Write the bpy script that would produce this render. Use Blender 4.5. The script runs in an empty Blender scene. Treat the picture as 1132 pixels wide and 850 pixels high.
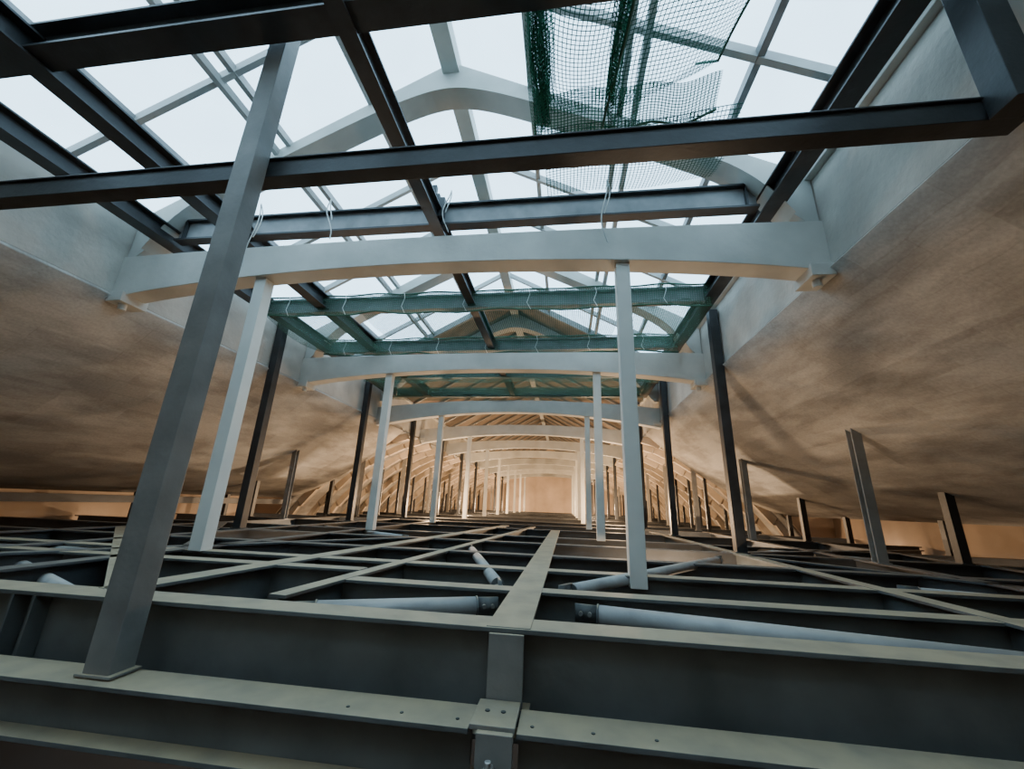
import bpy, bmesh, math, random
from mathutils import Vector, Matrix
random.seed(4)
S=bpy.context.scene
CX=-1.6            # centre line of the skylight
def link(o):
    S.collection.objects.link(o); return o

# ---------------------------------------------------------------- materials
def mk(name, base, rough=0.6, metal=0.0, var=0.25, nscale=3.0, dust=None, bump=0.0, stretch=(1,1,1), fine=0.0):
    m=bpy.data.materials.new(name); m.use_nodes=True
    nt=m.node_tree; N=nt.nodes; L=nt.links
    b=N['Principled BSDF']; b.inputs['Roughness'].default_value=rough; b.inputs['Metallic'].default_value=metal
    tc=N.new('ShaderNodeTexCoord'); mp=N.new('ShaderNodeMapping'); mp.inputs['Scale'].default_value=stretch
    L.new(tc.outputs['Object'],mp.inputs['Vector'])
    no=N.new('ShaderNodeTexNoise'); no.inputs['Scale'].default_value=nscale; no.inputs['Detail'].default_value=6
    L.new(mp.outputs[0],no.inputs['Vector'])
    cr=N.new('ShaderNodeValToRGB')
    cr.color_ramp.elements[0].position=0.3; cr.color_ramp.elements[1].position=0.7
    cr.color_ramp.elements[0].color=tuple(c*(1-var) for c in base)+(1,)
    cr.color_ramp.elements[1].color=tuple(min(1,c*(1+var)) for c in base)+(1,)
    L.new(no.outputs['Fac'],cr.inputs['Fac'])
    out=cr.outputs['Color']
    if dust:
        ge=N.new('ShaderNodeNewGeometry'); sx=N.new('ShaderNodeSeparateXYZ'); L.new(ge.outputs['Normal'],sx.inputs[0])
        mr=N.new('ShaderNodeMapRange'); mr.inputs['From Min'].default_value=0.6; mr.inputs['From Max'].default_value=0.95
        L.new(sx.outputs['Z'],mr.inputs['Value'])
        n2=N.new('ShaderNodeTexNoise'); n2.inputs['Scale'].default_value=5; n2.inputs['Detail'].default_value=8
        L.new(tc.outputs['Object'],n2.inputs['Vector'])
        r2=N.new('ShaderNodeMapRange'); r2.inputs['From Min'].default_value=0.3; r2.inputs['From Max'].default_value=0.6
        r2.inputs['To Min'].default_value=0.65; r2.inputs['To Max'].default_value=1
        L.new(n2.outputs['Fac'],r2.inputs['Value'])
        mu=N.new('ShaderNodeMath'); mu.operation='MULTIPLY'; L.new(mr.outputs[0],mu.inputs[0]); L.new(r2.outputs[0],mu.inputs[1])
        mx=N.new('ShaderNodeMixRGB'); L.new(mu.outputs[0],mx.inputs['Fac']); L.new(out,mx.inputs['Color1']); mx.inputs['Color2'].default_value=tuple(dust)+(1,)
        out=mx.outputs['Color']
    L.new(out,b.inputs['Base Color'])
    if bump>0:
        bp=N.new('ShaderNodeBump'); bp.inputs['Strength'].default_value=bump; bp.inputs['Distance'].default_value=0.02
        n3=N.new('ShaderNodeTexNoise'); n3.inputs['Scale'].default_value=nscale*8; n3.inputs['Detail'].default_value=5
        L.new(tc.outputs['Object'],n3.inputs['Vector']); L.new(n3.outputs['Fac'],bp.inputs['Height']); L.new(bp.outputs[0],b.inputs['Normal'])
    return m
DUST=(0.38,0.30,0.19)
M_grid=mk('painted_steel_dusty',(0.10,0.11,0.11),0.6,0.05,0.3,2.5,DUST,0.1)
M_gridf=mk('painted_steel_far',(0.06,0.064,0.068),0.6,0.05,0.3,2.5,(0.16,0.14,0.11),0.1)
M_black=mk('black_steel',(0.028,0.031,0.034),0.45,0.1,0.35,4,(0.08,0.08,0.07),0.1)
M_mid=mk('grey_steel',(0.18,0.18,0.17),0.5,0.1,0.2,4,DUST,0.1)
M_side=mk('side_post_paint',(0.27,0.255,0.23),0.6,0.0,0.2,4)
M_face=mk('grey_face_steel',(0.22,0.23,0.235),0.45,0.1,0.25,4,None,0.05)
M_white=mk('white_paint',(0.52,0.52,0.48),0.6,0,0.12,2,None,0.15)
M_prop=mk('prop_paint',(0.66,0.67,0.62),0.55,0,0.08,2,None,0.05)
M_gab=mk('gable_paint',(0.44,0.45,0.42),0.6,0,0.12,2,None,0.1)
M_bar=mk('glazing_bar_paint',(0.36,0.37,0.36),0.5,0,0.12,3)
M_tube=mk('galvanised_tube',(0.36,0.365,0.355),0.6,0.1,0.2,5,(0.42,0.39,0.33),0.05)
M_curb=mk('curb_plaster',(0.50,0.48,0.43),0.85,0,0.2,1.5,None,0.5)
M_wall=mk('ochre_wall',(0.52,0.40,0.30),0.9,0,0.15,0.8,None,0.3)
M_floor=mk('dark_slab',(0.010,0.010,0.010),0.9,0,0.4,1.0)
M_roof=mk('dark_boards',(0.17,0.13,0.095),0.85,0,0.4,1.5)
M_rib=mk('rib_plaster',(0.64,0.53,0.41),0.85,0,0.2,1.5,None,0.3)
M_cord=mk('pale_cord',(0.6,0.62,0.6),0.7)
M_bolt=mk('zinc_bolt',(0.55,0.55,0.53),0.35,0.7)

def shell_mat():
    m=bpy.data.materials.new('board_and_shadow_patch_shell'); m.use_nodes=True
    nt=m.node_tree;N=nt.nodes;L=nt.links;b=N['Principled BSDF'];b.inputs['Roughness'].default_value=0.85
    uv=N.new('ShaderNodeUVMap')
    nw=N.new('ShaderNodeTexNoise'); nw.inputs['Scale'].default_value=2.5; nw.inputs['Detail'].default_value=4; L.new(uv.outputs[0],nw.inputs['Vector'])
    vm=N.new('ShaderNodeVectorMath'); vm.operation='MULTIPLY_ADD'; L.new(nw.outputs['Color'],vm.inputs[0]); vm.inputs[1].default_value=(0.10,0.10,0); L.new(uv.outputs[0],vm.inputs[2])
    def brick(w,h,c1,c2,mo,rot):
        mp=N.new('ShaderNodeMapping'); mp.inputs['Rotation'].default_value=(0,0,rot); L.new(vm.outputs[0],mp.inputs['Vector'])
        br=N.new('ShaderNodeTexBrick'); br.inputs['Scale'].default_value=1.0
        br.inputs['Brick Width'].default_value=w; br.inputs['Row Height'].default_value=h
        br.inputs['Mortar Size'].default_value=0.012; br.inputs['Mortar Smooth'].default_value=1.0; br.inputs['Bias'].default_value=0.0
        br.inputs['Color1'].default_value=c1; br.inputs['Color2'].default_value=c2; br.inputs['Mortar'].default_value=mo
        L.new(mp.outputs[0],br.inputs['Vector']); return br
    b1=brick(0.95,0.26,(0.50,0.475,0.43,1),(0.26,0.24,0.215,1),(0.32,0.295,0.26,1),0.0)
    b2=brick(1.9,0.85,(0.56,0.53,0.48,1),(0.22,0.205,0.185,1),(0.40,0.37,0.33,1),0.0)  # larger bricks put the beams' light and shadow patches into the colour
    mp=N.new('ShaderNodeMapping'); mp.inputs['Scale'].default_value=(0.6,1.5,1); mp.inputs['Rotation'].default_value=(0,0,0.35); L.new(uv.outputs[0],mp.inputs['Vector'])
    no=N.new('ShaderNodeTexNoise'); no.inputs['Scale'].default_value=1.1; no.inputs['Detail'].default_value=8; no.inputs['Roughness'].default_value=0.6
    L.new(mp.outputs[0],no.inputs['Vector'])
    cr=N.new('ShaderNodeValToRGB'); cr.color_ramp.elements[0].position=0.42; cr.color_ramp.elements[1].position=0.58
    cr.color_ramp.elements[0].color=(0.20,0.18,0.16,1); cr.color_ramp.elements[1].color=(0.58,0.545,0.49,1)
    L.new(no.outputs['Fac'],cr.inputs['Fac'])
    m1=N.new('ShaderNodeMixRGB'); m1.inputs['Fac'].default_value=0.5
    L.new(b1.outputs['Color'],m1.inputs['Color1']); L.new(b2.outputs['Color'],m1.inputs['Color2'])
    mx=N.new('ShaderNodeMixRGB'); mx.inputs['Fac'].default_value=0.45
    L.new(m1.outputs['Color'],mx.inputs['Color1']); L.new(cr.outputs['Color'],mx.inputs['Color2'])
    ng=N.new('ShaderNodeTexNoise'); ng.inputs['Scale'].default_value=30; ng.inputs['Detail'].default_value=6; L.new(uv.outputs[0],ng.inputs['Vector'])
    mg=N.new('ShaderNodeMapRange'); mg.inputs['From Min'].default_value=0.3; mg.inputs['From Max'].default_value=0.7; mg.inputs['To Min'].default_value=0.86; mg.inputs['To Max'].default_value=1.06
    L.new(ng.outputs['Fac'],mg.inputs['Value'])
    ml=N.new('ShaderNodeVectorMath'); ml.operation='SCALE'; L.new(mx.outputs['Color'],ml.inputs[0]); L.new(mg.outputs[0],ml.inputs['Scale'])
    L.new(ml.outputs[0],b.inputs['Base Color'])
    bp=N.new('ShaderNodeBump'); bp.inputs['Strength'].default_value=0.15; bp.inputs['Distance'].default_value=0.015
    L.new(ng.outputs['Fac'],bp.inputs['Height']); L.new(bp.outputs[0],b.inputs['Normal'])
    return m
M_shell=shell_mat()

def net_mat(name,col,cell,thick,base):
    m=bpy.data.materials.new(name); m.use_nodes=True
    nt=m.node_tree;N=nt.nodes;L=nt.links;N.remove(N['Principled BSDF']);out=N['Material Output']
    uv=N.new('ShaderNodeUVMap'); sp=N.new('ShaderNodeSeparateXYZ'); L.new(uv.outputs[0],sp.inputs[0])
    res=[]
    for ax in 'XY':
        d=N.new('ShaderNodeMath'); d.operation='DIVIDE'; L.new(sp.outputs[ax],d.inputs[0]); d.inputs[1].default_value=cell
        f=N.new('ShaderNodeMath'); f.operation='FRACT'; L.new(d.outputs[0],f.inputs[0])
        l=N.new('ShaderNodeMath'); l.operation='LESS_THAN'; L.new(f.outputs[0],l.inputs[0]); l.inputs[1].default_value=thick
        res.append(l)
    mxm=N.new('ShaderNodeMath'); mxm.operation='MAXIMUM'; L.new(res[0].outputs[0],mxm.inputs[0]); L.new(res[1].outputs[0],mxm.inputs[1])
    m2=N.new('ShaderNodeMath'); m2.operation='MAXIMUM'; L.new(mxm.outputs[0],m2.inputs[0]); m2.inputs[1].default_value=base
    t=N.new('ShaderNodeBsdfTransparent'); di=N.new('ShaderNodeBsdfDiffuse'); di.inputs['Color'].default_value=tuple(col)+(1,)
    tr=N.new('ShaderNodeBsdfTranslucent'); tr.inputs['Color'].default_value=tuple(col)+(1,)
    a=N.new('ShaderNodeMixShader'); a.inputs[0].default_value=0.3; L.new(di.outputs[0],a.inputs[1]); L.new(tr.outputs[0],a.inputs[2])
    mx=N.new('ShaderNodeMixShader'); L.new(m2.outputs[0],mx.inputs[0]); L.new(t.outputs[0],mx.inputs[1]); L.new(a.outputs[0],mx.inputs[2])
    L.new(mx.outputs[0],out.inputs['Surface']); return m
M_net=net_mat('green_net',(0.02,0.075,0.055),0.038,0.22,0.0)
M_netb=net_mat('green_net_bunched',(0.02,0.085,0.05),0.034,0.28,0.36)
M_netd=net_mat('green_net_dense',(0.075,0.155,0.115),0.035,0.2,0.2)
M_rope=mk('green_rope',(0.03,0.10,0.065),0.8)

def glass_mat():
    m=bpy.data.materials.new('roof_glass'); m.use_nodes=True
    nt=m.node_tree;N=nt.nodes;L=nt.links;N.remove(N['Principled BSDF']);out=N['Material Output']
    t=N.new('ShaderNodeBsdfTransparent'); t.inputs['Color'].default_value=(0.88,0.95,0.98,1)
    d=N.new('ShaderNodeBsdfTranslucent'); d.inputs['Color'].default_value=(0.76,0.82,0.86,1)
    tc=N.new('ShaderNodeTexCoord'); no=N.new('ShaderNodeTexNoise'); no.inputs['Scale'].default_value=1.3; no.inputs['Detail'].default_value=10
    L.new(tc.outputs['Object'],no.inputs['Vector'])
    mr=N.new('ShaderNodeMapRange'); mr.inputs['From Min'].default_value=0.35; mr.inputs['From Max'].default_value=0.75
    mr.inputs['To Min'].default_value=0.1; mr.inputs['To Max'].default_value=0.8; L.new(no.outputs['Fac'],mr.inputs['Value'])
    mx=N.new('ShaderNodeMixShader'); L.new(mr.outputs[0],mx.inputs[0]); L.new(t.outputs[0],mx.inputs[1]); L.new(d.outputs[0],mx.inputs[2])
    L.new(mx.outputs[0],out.inputs['Surface']); return m
M_glass=glass_mat()

# ---------------------------------------------------------------- mesh tools
class B:
    """collects parts into ONE mesh object"""
    def __init__(s,name): s.name=name; s.bm=bmesh.new(); s.mats=[]
    def mi(s,mat):
        if mat not in s.mats: s.mats.append(mat)
        return s.mats.index(mat)
    def faces(s,vs,fs,mat):
        v=[s.bm.verts.new(p) for p in vs]; i=s.mi(mat)
        for f in fs:
            try:
                ff=s.bm.faces.new([v[k] for k in f]); ff.material_index=i
            except ValueError: pass
    def box(s,x0,x1,y0,y1,z0,z1,mat):
        s.faces([(x0,y0,z0),(x1,y0,z0),(x1,y1,z0),(x0,y1,z0),(x0,y0,z1),(x1,y0,z1),(x1,y1,z1),(x0,y1,z1)],
                [(0,3,2,1),(4,5,6,7),(0,1,5,4),(1,2,6,5),(2,3,7,6),(3,0,4,7)],mat)
    def sweep(s,prof,p0,p1,mat,up=Vector((0,0,1))):
        p0=Vector(p0);p1=Vector(p1);d=(p1-p0).normalized()
        side=d.cross(up).normalized(); u=side.cross(d).normalized()
        n=len(prof)
        vs=[tuple(p+side*a+u*b) for p in (p0,p1) for a,b in prof]
        fs=[(i,(i+1)%n,n+(i+1)%n,n+i) for i in range(n)]+[tuple(range(n))[::-1],tuple(range(n,2*n))]
        s.faces(vs,fs,mat)
    def ibeam(s,p0,p1,h,w,mat,tf=0.022,tw=0.016,matw=None):
        matw=matw or mat
        r=lambda a0,a1,b0,b1:[(a0,b0),(a1,b0),(a1,b1),(a0,b1)]
        s.sweep(r(-w/2,w/2,-tf,0),p0,p1,mat)
        s.sweep(r(-w/2,w/2,-h,-h+tf),p0,p1,mat)
        s.sweep(r(-tw/2,tw/2,-h+tf,-tf),p0,p1,matw)
    def bar(s,p0,p1,w,h,mat,up=Vector((0,0,1))):
        s.sweep([(-w/2,-h/2),(w/2,-h/2),(w/2,h/2),(-w/2,h/2)],p0,p1,mat,up)
    def tube(s,p0,p1,r,mat,n=20,up=Vector((0,0,1))):
        s.sweep([(r*math.cos(2*math.pi*i/n),r*math.sin(2*math.pi*i/n)) for i in range(n)],p0,p1,mat,up)
    def prism(s,poly,y0,y1,mat):
        vs=[];fs=[]
        for x,a,b in poly: vs+= [(x,y0,a),(x,y0,b),(x,y1,a),(x,y1,b)]
        for i in range(len(poly)-1):
            a=4*i;c=4*(i+1)
            fs+=[(a,c,c+1,a+1),(a+2,a+3,c+3,c+2),(a,a+2,c+2,c),(a+1,c+1,c+3,a+3)]
        e=4*(len(poly)-1); fs+=[(0,1,3,2),(e,e+2,e+3,e+1)]
        s.faces(vs,fs,mat)
    def done(s,bevel=0):
        bmesh.ops.recalc_face_normals(s.bm,faces=s.bm.faces)
        me=bpy.data.meshes.new(s.name); s.bm.to_mesh(me); s.bm.free()
        for m in s.mats: me.materials.append(m)
        o=link(bpy.data.objects.new(s.name,me))
        if bevel:
            md=o.modifiers.new('bev','BEVEL'); md.width=bevel; md.segments=2; md.limit_method='ANGLE'
        return o

# ---------------------------------------------------------------- room shell
Y0,Y1=-3.6,43.1
YT=13.85
UW=9.6
near=[(4.35,2.5),(4.7,2.18),(5.1,1.85),(5.8,1.3),(6.5,0.85),(7.2,0.46),(7.9,0.17),(8.4,0.03),(8.5,0.20),(9.7,0.22)]
far=[(4.35,2.5),(5.0,2.32),(5.7,2.02),(6.4,1.62),(7.1,1.12),(7.7,0.58),(8.3,-0.05),(8.8,-0.75),(9.2,-1.6),(9.4,-2.6)]
def zprof(u,pr=near):
    for (a,b),(c,d) in zip(pr,pr[1:]):
        if a<=u<=c: return b+(d-b)*(u-a)/(c-a)
    return pr[-1][1]
def shell(name,pr,y0,y1,sgn):
    ny=24; me=bpy.data.meshes.new(name); vs=[];fs=[];uvs=[]
    s=[0]
    for (a,b),(c,d) in zip(pr,pr[1:]): s.append(s[-1]+math.hypot(c-a,d-b))
    for j in range(ny+1):
        y=y0+(y1-y0)*j/ny
        for k,(u,z) in enumerate(pr): vs.append((CX+sgn*u,y,z)); uvs.append((y,s[k]+(20 if sgn>0 else 0)))
    n=len(pr)
    for j in range(ny):
        for k in range(n-1):
            a=j*n+k; fs.append((a,a+1,a+n+1,a+n))
    me.from_pydata(vs,[],fs); ul=me.uv_layers.new(name='UVMap')
    for l in me.loops: ul.data[l.index].uv=uvs[l.vertex_index]
    for i,p in enumerate(me.polygons): p.use_smooth=(pr is far) or (i%(n-1))<7
    me.materials.append(M_shell); o=link(bpy.data.objects.new(name,me))
    md=o.modifiers.new('t','SOLIDIFY'); md.thickness=0.08; md.offset=1 if sgn<0 else -1
    return o
for sg,nm in ((-1,'left'),(1,'right')):
    shell('ceiling_vault_'+nm,near,Y0,YT,sg)
    shell('ceiling_far_vault_'+nm,far,YT,Y1,sg)
    b=B('trim_skylight_curb_'+nm)
    a,c=sorted((CX+sg*4.35,CX+sg*4.75)); b.box(a,c,Y0,Y1,2.5,3.6,M_curb)
    a,c=sorted((CX+sg*4.27,CX+sg*4.75)); b.box(a,c,Y0,Y1,3.6,3.68,M_white)
    b.done(0.01)
    b=B('wall_'+nm); a,c=sorted((CX+sg*UW,CX+sg*(UW+0.2))); b.box(a,c,Y0,YT,-2.6,0.4,M_wall); b.done()
    b=B('wall_bulkhead_'+nm)
    us=[4.35+i*(UW-4.35)/30 for i in range(31)]
    pl=[]
    for u in us:
        zn=zprof(u,near); zf=zprof(u,far) if u<9.4 else -2.6
        lo,hi=min(zn,zf),max(zn,zf)+0.05
        pl.append((CX+sg*u,lo,hi))
    b.prism(pl,YT-0.05,YT+0.05,M_wall); b.done()
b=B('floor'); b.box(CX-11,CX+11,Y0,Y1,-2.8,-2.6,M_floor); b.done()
b=B('wall_back'); b.box(CX-11,CX+11,Y0-0.2,Y0,-2.8,6.4,M_wall); b.done()
b=B('wall_far'); b.box(CX-11,CX+11,Y1,Y1+0.2,-2.8,6.4,M_wall); b.done()

# ---------------------------------------------------------------- skylight
RZ,SL=6.1,0.553
FR=[0.2+3.9*i for i in range(11)]
YG=10.6
b=B('window_1')   # glass panes
for sg in (-1,1):
    x=CX+sg*4.4; z=RZ-SL*4.4+0.06
    b.faces([(CX,Y0,RZ+0.06),(CX,YG,RZ+0.06),(x,YG,z),(x,Y0,z)],[(0,1,2,3)],M_glass)
b.done()
b=B('ceiling_far_roof')
for sg in (-1,1):
    x=CX+sg*4.7; z=RZ-SL*4.7+0.06
    b.faces([(CX,YG,RZ+0.06),(CX,Y1,RZ+0.06),(x,Y1,z),(x,YG,z)],[(0,1,2,3)],M_roof)
o=b.done(); md=o.modifiers.new('t','SOLIDIFY'); md.thickness=0.08
b=B('skylight_glazing_bars')
for sg in (-1,1):
    for u in (1.15,2.3,3.45,4.3):
        z=RZ-SL*u
        b.bar((CX+sg*u,Y0,z),(CX+sg*u,YG,z),0.07 if u<4.2 else 0.14,0.10,M_bar if u!=3.45 else M_face)
        if u in (2.3,): b.bar((CX+sg*u+0.16*sg,Y0,z-0.14),(CX+sg*u+0.16*sg,YG,z-0.14),0.07,0.10,M_bar)
    y=Y0+0.1
    while y<YG:
        if min(abs(y-f) for f in FR)>0.3:
            b.bar((CX+sg*0.05,y,RZ-0.03),(CX+sg*4.33,y,RZ-SL*4.33),0.065,0.11,M_bar)
        y+=1.3
y=YG
while y<Y1:
    for sg in (-1,1): b.bar((CX+sg*0.05,y,RZ-0.08),(CX+sg*4.33,y,RZ-SL*4.33-0.05),0.10,0.16,M_mid)
    y+=1.3
b.bar((CX,Y0,RZ-0.1),(CX,Y1,RZ-0.1),0.24,0.26,M_gab)
b.done()

def gable(y):
    b=B('skylight_gable_frame'); n=72; pl=[]
    for i in range(n+1):
        u=-4.33+8.66*i/n; a=abs(u)
        top=RZ-0.02-SL*a
        low=5.56-SL*(math.sqrt(a*a+0.35)-0.55)
        if a>3.1: low-=((a-3.1)/1.02)**3*0.45
        if a>4.12: low=3.05
        pl.append((CX+u,low,top))
    b.prism(pl,y-0.11,y+0.11,M_gab)
    for i in range(n):
        p,q=pl[i],pl[i+1]
        if abs(p[0]-CX)<4.1 and abs(q[0]-CX)<4.1:
            b.faces([(p[0],y-0.16,p[1]),(q[0],y-0.16,q[1]),(q[0],y+0.16,q[1]),(p[0],y+0.16,p[1]),
                     (p[0],y-0.16,p[1]-0.02),(q[0],y-0.16,q[1]-0.02),(q[0],y+0.16,q[1]-0.02),(p[0],y+0.16,p[1]-0.02)],
                    [(0,1,2,3),(7,6,5,4),(0,4,5,1),(2,6,7,3)],M_gab)
    b.done()
def tie(y):
    b=B('arched_tie_beam'); n=48; pl=[]
    for i in range(n+1):
        u=-4.35+8.7*i/n; t=1-(u/4.35)**2
        if y<9: lo=2.42+0.32*t**0.85; hi=3.04+0.07*t
        else: lo=2.26+0.44*t; hi=2.84+0.24*t
        pl.append((CX+u,lo,hi))
    b.prism(pl,y-0.13,y+0.13,M_white)
    for sg in (-1,1): # end corbel
        a,c=sorted((CX+sg*4.35,CX+sg*4.12)); b.box(a,c,y-0.17,y+0.17,2.36,2.50,M_white)
        b.tube((CX+sg*4.22,y-0.05,2.38),(CX+sg*4.22,y-0.05,2.28),0.045,M_white,up=Vector((0,1,0)))
    b.done(0.006)
for y in FR:
    if y<=12: gable(y)
    tie(y)

# ---------------------------------------------------------------- posts
def post(name,x,y,z0,z1,w,mat,d=None,plate=True,channel=False):
    d=d or w
    b=B(name)
    if channel:
        t=0.014
        b.box(x-w/2,x+w/2,y-d/2,y-d/2+t,z0,z1,mat); b.box(x-w/2,x+w/2,y+d/2-t,y+d/2,z0,z1,mat); b.box(x-t/2,x+t/2,y-d/2+t,y+d/2-t,z0,z1,mat)
    else: b.box(x-w/2,x+w/2,y-d/2,y+d/2,z0,z1,mat)
    if plate:
        b.box(x-w*0.7,x+w*0.7,y-d*0.6,y+d*0.6,z0,z0+0.014,mat)
    return b.done(0.004)
GZ=-0.58
for y in FR[1:]:
    for sx in (-1,1):
        post('white_prop_post',CX+sx*2.25,y,GZ if y>5 else (GZ if sx<0 else GZ-0.10),2.66,0.15,M_prop,plate=False)
for i in range(10):
    y=6.95+3.87*i
    for sx in (-1,1): post('black_steel_post',CX+sx*4.25,y,GZ,3.50 if y<12 else 3.3,0.15,M_black)
for i in range(10):
    y=6.4+3.85*i
    for sx in (-1,1):
        pr=near if y<YT else far
        if sx>0 or y>9:
            u=5.8; post('grey_side_post',CX+sx*u,y,GZ,zprof(u,pr)+0.03,0.13,M_side,channel=True)
            u=7.2; post('black_side_post',CX+sx*u,y+0.5,GZ,zprof(u,pr)+0.03,0.12,M_black)
post('grey_steel_post',-2.28,2.06,-0.88,4.35,0.15,M_mid,d=0.13)
post('black_steel_post',2.6,2.08,2.30,3.59,0.16,M_black,plate=False)
b=B('eaves_stub_post_row')
y=-2.0
while y<41:
    pr=near if y<YT-0.2 else far
    for sx in (-1,1):
        for u in ((8.3,) if y<YT-0.2 else (6.6,7.9)):
            b.box(CX+sx*u-0.05,CX+sx*u+0.05,y,y+0.1,-0.85,max(zprof(u,pr),-0.6)+0.02,M_black)
    y+=1.95 if y>YT-2 else 2.6
b.done()
b=B('eaves_rail'); b.box(CX-8.25,CX-8.15,-3,YT-0.1,-0.26,-0.12,M_black)
b.box(CX-8.27,CX-8.13,-3,YT-0.1,-0.12,-0.105,M_black); b.done()

# ---------------------------------------------------------------- upper steel
b=B('upper_cross_beam'); b.ibeam((CX-3.85,1.83,3.64),(CX+3.95,1.83,3.64),0.28,0.2,M_black); b.done()
b=B('lower_tie_rail'); b.bar((CX-4.34,2.23,2.385),(CX+4.34,2.23,2.385),0.13,0.15,M_black)
b.bar((CX-4.34,2.23,2.465),(CX+4.34,2.23,2.465),0.17,0.015,M_black); b.done(0.004)
for y,m1 in ((4.15,M_face),(6.07,M_face),(8.04,M_face),(9.95,M_black),(11.9,M_black)):
    zt=3.70 if y<5 else 3.48
    b=B('upper_cross_beam')
    b.ibeam((CX-3.82,y,zt),(CX+3.82,y,zt),0.33 if y<5 else 0.27,0.14,M_black if y<5 else m1,0.025,0.02,matw=m1)
    if y<5:
        for u in (-3.7,-2.75,-0.05,0.05,3.7):
            b.box(CX+u-0.008,CX+u+0.008,y-0.065,y+0.065,3.40,3.67,M_black)
    b.done()
for x,w in ((CX-3.9,0.2),(CX-2.76,0.2),(CX+0.0,0.14),(CX+3.93,0.2)):
    b=B('upper_runner_beam')
    b.ibeam((x,-2.5,3.60),(x,12.0,3.46),0.24,w,M_black,0.02,0.02); b.done()
b=B('beam_clamp')
b.box(CX-0.22,CX+0.02,4.0,4.06,3.70,3.78,M_black)
for dx in (-0.2,-0.06): b.box(CX+dx-0.03,CX+dx+0.03,4.0,4.06,3.78,3.92,M_black)
b.box(CX-0.1,CX+0.1,3.98,4.05,3.42,3.70,M_black)
b.done(0.004)
def curve(name,ptsets,r,mat):
    cu=bpy.data.curves.new(name,'CURVE'); cu.dimensions='3D'; cu.bevel_depth=r; cu.bevel_resolution=2
    for pts in ptsets:
        sp=cu.splines.new('POLY'); sp.points.add(len(pts)-1)
        for i,p in enumerate(pts): sp.points[i].co=(*p,1)
    cu.materials.append(mat); return link(bpy.data.objects.new(name,cu))
sets=[]
for x,l in ((-4.05,0.95),(-3.0,0.6),(-1.45,0.6),(0.45,0.85)):
    p=[]
    for i in range(15):
        t=i/14; p.append((x+0.05*math.sin(t*5+x*3)+0.03*t,3.93-0.02*math.sin(t*3),3.72-l*t))
    sets.append(p); sets.append([(q[0]+0.05*math.sin(k*0.3),q[1],q[2]+0.02) for k,q in enumerate(p[:9])])
curve('hanging_tie_cords',sets,0.007,M_cord)

# ---------------------------------------------------------------- nets
def sheet(b,fn,nu,nv,su,sv,mat,uvl):
    grid=[[b.verts.new(fn(i/nu,j/nv)) for j in range(nv+1)] for i in range(nu+1)]
    for i in range(nu):
        for j in range(nv):
            f=b.faces.new((grid[i][j],grid[i+1][j],grid[i+1][j+1],grid[i][j+1])); f.smooth=True; f.material_index=mat
            for l,(a,c) in zip(f.loops,((i,j),(i+1,j),(i+1,j+1),(i,j+1))): l[uvl].uv=(a/nu*su,c/nv*sv)
def netobj(name,sheets,mats):
    bm=bmesh.new(); uvl=bm.loops.layers.uv.new('UVMap')
    for fn,nu,nv,su,sv,mi in sheets: sheet(bm,fn,nu,nv,su,sv,mi,uvl)
    me=bpy.data.meshes.new(name); bm.to_mesh(me); bm.free()
    for m in mats: me.materials.append(m)
    return link(bpy.data.objects.new(name,me))
def n1(u,v):   # sagging bag under the glass
    x=-0.25+1.9*u; y=0.9+2.25*v
    z=3.62+0.35*(abs(u-0.5)*2)**2.2*(1-0.3*v)+0.04*math.sin(9*u+5*v)
    if v>0.85: z+=(v-0.85)*2.2*(0.4+u)
    return (x+0.05*math.sin(7*v)-0.35*u*v*v,y+0.05*math.sin(6*u),z)
def n2(u,v):   # bunched far hem
    x=-0.30+1.75*u; a=v*3.0
    return (x,3.02+0.12*math.cos(a)+0.03*math.sin(17*u),3.54+0.36*v*(1-0.5*u)+0.02*math.sin(13*u+2*v)+0.16*u*u)
def fold(x0,x1,k=0.0):
    def f(u,v):
        y=0.9+2.2*u; return (x0+(x1-x0)*u+0.06*math.sin(9*v+4*u+k)+0.06*v,y,3.58+0.5*v+0.03*math.sin(8*u))
    return f
def n3(u,v):
    return (-0.2+1.9*u,3.1+0.9*v,3.62-0.12*math.sin(math.pi*v)+0.1*u+0.03*math.sin(8*u))
def fold2(x0,k):
    def f(u,v):
        y=0.9+2.2*u; return (x0+0.14*v+0.03*math.sin(6*u+k),y,3.57+0.12*math.sin(5*v+3*u+k)+0.05*v)
    return f
netobj('green_safety_net',[(n1,40,40,1.9,2.4,0),(n2,50,12,1.8,0.6,1),(fold(-0.27,-0.24),30,6,2.2,0.5,1),(fold(-0.2,-0.2,2),30,6,2.2,0.5,1),(fold(0.5,0.42),30,6,2.2,0.3,1),
   (fold2(-0.30,0),30,6,2.2,0.3,1),(fold2(0.40,1),30,6,2.2,0.3,1),(n3,30,12,1.9,0.9,0)],[M_net,M_netb])
curve('green_net_rope',[[n1(0,j/20) for j in range(21)],[n1(1,j/20) for j in range(21)],[n2(i/20,0) for i in range(21)],
      [(fold(0.5,0.42)(j/20,0.0)) for j in range(21)]],0.012,M_rope)
def drape(y,z0,z1,dy):
    def f(u,v):
        return (CX-3.9+7.8*u, y+dy+0.015*math.sin(40*u), z0+(z1-z0)*v-(1-v)*0.05*abs(math.sin(11*u))+0.01*math.sin(50*u))
    return f
def flat(ya,yb,z,x0=-3.9,x1=3.9):
    def f(u,v): return (CX+x0+(x1-x0)*u, ya+(yb-ya)*v, z-0.14*math.sin(math.pi*v)-0.05*math.sin(math.pi*3*u)**2)
    return f
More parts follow.
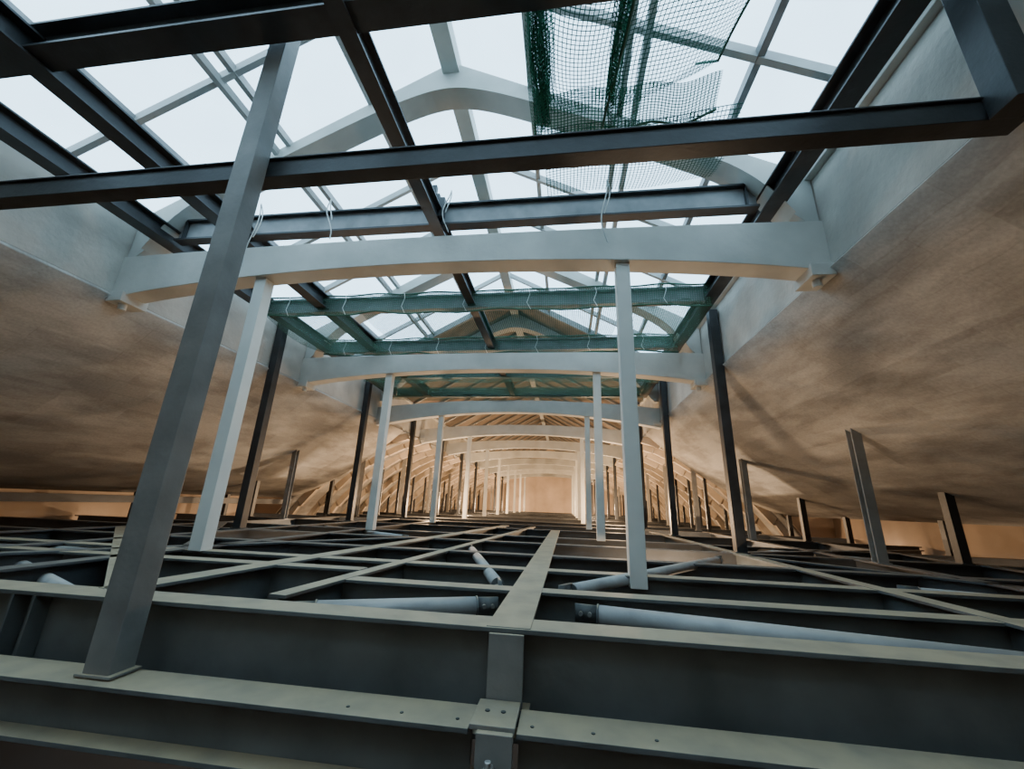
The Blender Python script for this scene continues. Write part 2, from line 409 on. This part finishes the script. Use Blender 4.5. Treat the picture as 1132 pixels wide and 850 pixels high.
netobj('green_safety_net',[(drape(6.07,3.16,3.52,-0.1),80,4,7.8,0.4,1),(drape(8.04,3.14,3.52,-0.1),80,4,7.8,0.4,1),
    (flat(6.0,8.1,3.24,-3.95,-2.3),20,14,1.7,2.1,1),(flat(6.0,8.1,3.26,2.6,3.95),20,14,1.4,2.1,1),(flat(6.0,8.1,3.55,-2.3,2.6),40,14,4.9,2.1,0),
    (drape(9.95,3.1,3.5,-0.1),60,4,7.8,0.4,1),(drape(11.9,3.1,3.5,-0.15),60,4,7.8,0.4,1),(flat(9.95,11.9,3.3),30,8,7.8,1.9,1)],[M_net,M_netd])
ropes=[]
for y in (6.07,8.04):
    ropes.append([drape(y,3.16,3.5,-0.11)(i/60,0) for i in range(61)]); ropes.append([drape(y,3.16,3.5,-0.11)(i/60,1) for i in range(61)])
curve('green_net_rope',ropes,0.014,M_rope)
cs=[]
for y in (5.95,7.92):
    for k in range(7):
        x=CX-3.4+k*1.1; cs.append([(x,y,3.5),(x+0.02,y-0.01,3.4),(x-0.03,y,3.25),(x+0.04,y,3.12)])
curve('hanging_tie_cords',cs,0.005,M_cord)

# ---------------------------------------------------------------- floor grillage
def cross(y,x0,x1,z=GZ,h=0.42,w=0.2,name='grillage_cross_beam',mat=None):
    b=B(name); b.ibeam((x0,y,z),(x1,y,z),h,w,mat or M_grid,0.022,0.016); return b
XL,XR=CX-9.5,CX+9.5
b=cross(2.29,XL,XR,h=0.46,w=0.2)
for x in (-3.2,-3.05,-5.4):
    b.box(x-0.008,x+0.008,2.19,2.282,-1.02,-0.602,M_grid)
b.done(0.003)
b=B('splice_plate')
b.box(-0.37,-0.20,2.168,2.186,-0.90,-0.60,M_mid)
b.box(-0.395,-0.205,1.93,2.16,-0.885,-0.865,M_mid)
b.box(-0.36,-0.21,1.90,1.93,-1.14,-0.88,M_mid)
for z in (-0.99,-1.07):
    b.tube((-0.30,1.84,z),(-0.30,1.90,z),0.022,M_bolt,8); b.tube((-0.30,1.82,z),(-0.30,1.84,z),0.034,M_bolt,6)
b.tube((-0.30,1.865,-1.10),(-0.30,1.865,-0.95),0.014,M_bolt,8,Vector((0,1,0)))
for x in (-0.34,-0.27): b.tube((x,2.05,-0.866),(x,2.05,-0.860),0.012,M_black,8,Vector((0,1,0)))
b.done(0.003)
for x0,x1 in ((XL,-0.40),(-0.20,XR)):
    b=B('foreground_cross_beam'); b.ibeam((x0,2.04,-0.885),(x1,2.04,-0.885),0.25,0.21,M_grid,0.02,0.014)
    s=x1 if x0==XL else x0
    for k in range(3):
        xx=s+(-0.06-0.25*k if x0==XL else 0.06+0.25*k)
        b.tube((xx,2.0,-0.885),(xx,2.0,-0.881),0.009,M_black,8,Vector((0,1,0)))
    b.done(0.003)
cross(3.17,-1.7,XR,h=0.36,w=0.16).done(0.003)
cross(3.6,XL,-1.75,h=0.36,w=0.16).done(0.003)
for y in (4.15,5.3,6.9,8.3,10.75,13.0):
    cross(y,XL,XR,h=0.34,w=0.17,mat=M_grid if y<5 else M_gridf).done()
for y in (15.8,19.7,23.6,27.5,31.4,35.3,39.2):
    cross(y,CX-8.4,CX+8.4,h=0.34,w=0.2,mat=M_gridf).done()
def runner(x0,y0,x1,y1,w=0.2,h=0.36,z=GZ,mat=None):
    b=B('grillage_runner_beam'); b.ibeam((x0,y0,z+0.004),(x1,y1,z+0.004),h,w,mat or M_grid); b.done(0.003)
runner(-0.28,2.2,-0.25,10.7,0.22)
runner(-2.75,2.35,-1.7,12,0.2)
runner(-1.75,2.5,-0.9,12,0.12)
runner(2.75,2.4,2.35,12,0.16)
for x in (-4.1,-5.6,-7.4,4.2,5.8): runner(x,2.4,x,13.5,0.16,mat=M_gridf)
runner(-2.75,2.4,-7.4,6.2,0.14); runner(3.2,2.4,6.8,6.3,0.14)
runner(-4.2,4.3,-7.3,8.2,0.14,mat=M_gridf); runner(-5.6,2.5,-2.6,6.8,0.14,mat=M_gridf); runner(2.6,6.5,5.8,3.3,0.12,mat=M_gridf); runner(2.6,7.0,7.0,9.5,0.12,mat=M_gridf)
runner(-3.45,1.2,-3.35,1.93,0.16,0.2,-0.72)
def brace(p0,p1,r=0.05):
    b=B('bracing_tube'); p0=Vector(p0);p1=Vector(p1); d=(p1-p0).normalized()
    b.tube(p0,p1,r,M_tube,24)
    for p,q in ((p0,-1),(p1,1)):
        b.tube(p+d*q*0.012,p-d*q*0.0,r*1.1,M_grid)
        b.bar(p+d*q*0.015,p+d*q*0.16,0.016,0.11,M_grid)
        for t in (0.06,0.12):
            c=p+d*q*t; s=d.cross(Vector((0,0,1))).normalized()
            b.tube(c-s*0.03,c+s*0.03,0.014,M_mid,8)
    o=b.done(); 
    for pl in o.data.polygons: pl.use_smooth=len(pl.vertices)==4
brace((0.22,3.02,-0.68),(2.55,2.58,-0.68),0.06)
brace((-0.62,3.02,-0.68),(-1.55,2.62,-0.68),0.06)
brace((-0.55,3.55,-0.63),(-1.3,5.9,-0.63))
brace((0.05,3.5,-0.63),(1.95,5.9,-0.6))
brace((-3.1,4.4,-0.66),(-6.6,3.9,-0.66)); brace((-3.3,2.6,-0.70),(-5.2,3.5,-0.70))
brace((3.3,4.6,-0.66),(6.5,3.6,-0.66)); brace((-3.0,7.6,-0.66),(-5.8,9.4,-0.66)); brace((3.0,8.6,-0.66),(5.8,7.0,-0.66))
b=B('white_conduit_run')
for k in range(4):
    b.tube((-6.0+0.25*k,1.2,-1.9-0.1*k),(-1.8+0.3*k,2.9,-1.95),0.025,M_white)
b.tube((-2.8,0.6,-1.8),(-2.5,2.6,-1.8),0.03,M_white); b.tube((-2.5,0.6,-1.8),(-2.2,2.6,-1.8),0.03,M_white)
b.done()
b=B('vault_arch_ribs')
y=YT+0.4
while y<Y1:
    for sg in (-1,1):
        for (a,c),(d,e) in zip(far,far[1:]):
            if c<-1: continue
            b.faces([(CX+sg*a,y,c),(CX+sg*d,y,e),(CX+sg*d,y+0.18,e),(CX+sg*a,y+0.18,c),
                     (CX+sg*(a-0.12),y,c-0.28),(CX+sg*(d-0.2),y,e-0.28),(CX+sg*(d-0.2),y+0.18,e-0.28),(CX+sg*(a-0.12),y+0.18,c-0.28)],
                    [(0,1,5,4),(2,3,7,6),(4,5,6,7)],M_rib)
    y+=1.3
b.done()

# ---------------------------------------------------------------- lights
def lamp(x,y,z,e,col=(1.0,0.63,0.34),r=0.12):
    l=bpy.data.lights.new('warm_point_light','POINT'); l.energy=e; l.color=col; l.shadow_soft_size=r
    o=link(bpy.data.objects.new('warm_point_light',l)); o.location=(x,y,z)
for y in (15.2,21,27,33,39):
    for sx in (-1,1): lamp(CX+sx*3.4,y,-0.1,650,(1.0,0.66,0.38))
NC=(1.0,0.72,0.47)
for x,y,e,r in ((CX-5.0,10.8,200,0.05),(CX+4.9,11.2,260,0.05),(CX+3.2,6.2,150,0.08),(CX-3.2,6.0,50,0.1)):
    lamp(x,y,-1.25,e,NC,r=r)
for x,y,e in ((CX+9.1,7.6,13),(CX+9.1,11.6,14),(CX-9.1,8.6,6),(CX-9.1,12.2,10)):  # unseen lights added low in the eaves to warm the outer walls
    lamp(x,y,-0.95,e,NC,r=0.06)
w=bpy.data.worlds.new('sky'); S.world=w; w.use_nodes=True
bg=w.node_tree.nodes['Background']; bg.inputs[0].default_value=(0.55,0.80,1.0,1); bg.inputs[1].default_value=4.8

# ---------------------------------------------------------------- camera
cam=bpy.data.cameras.new('camera'); co=link(bpy.data.objects.new('camera',cam)); S.camera=co
cam.sensor_width=36; cam.lens=440/1132*36; cam.clip_start=0.05; cam.clip_end=200
f=Vector((59,135,440)).normalized()      # world Y in (right,down,fwd)
u=Vector((54,-1441,440)); u=(u-f*u.dot(f)).normalized()
x=f.cross(u)
right=Vector((x[0],f[0],u[0])); down=Vector((x[1],f[1],u[1])); fw=Vector((x[2],f[2],u[2]))
R=Matrix((right,-down,-fw)).transposed()
co.matrix_world=R.to_4x4()
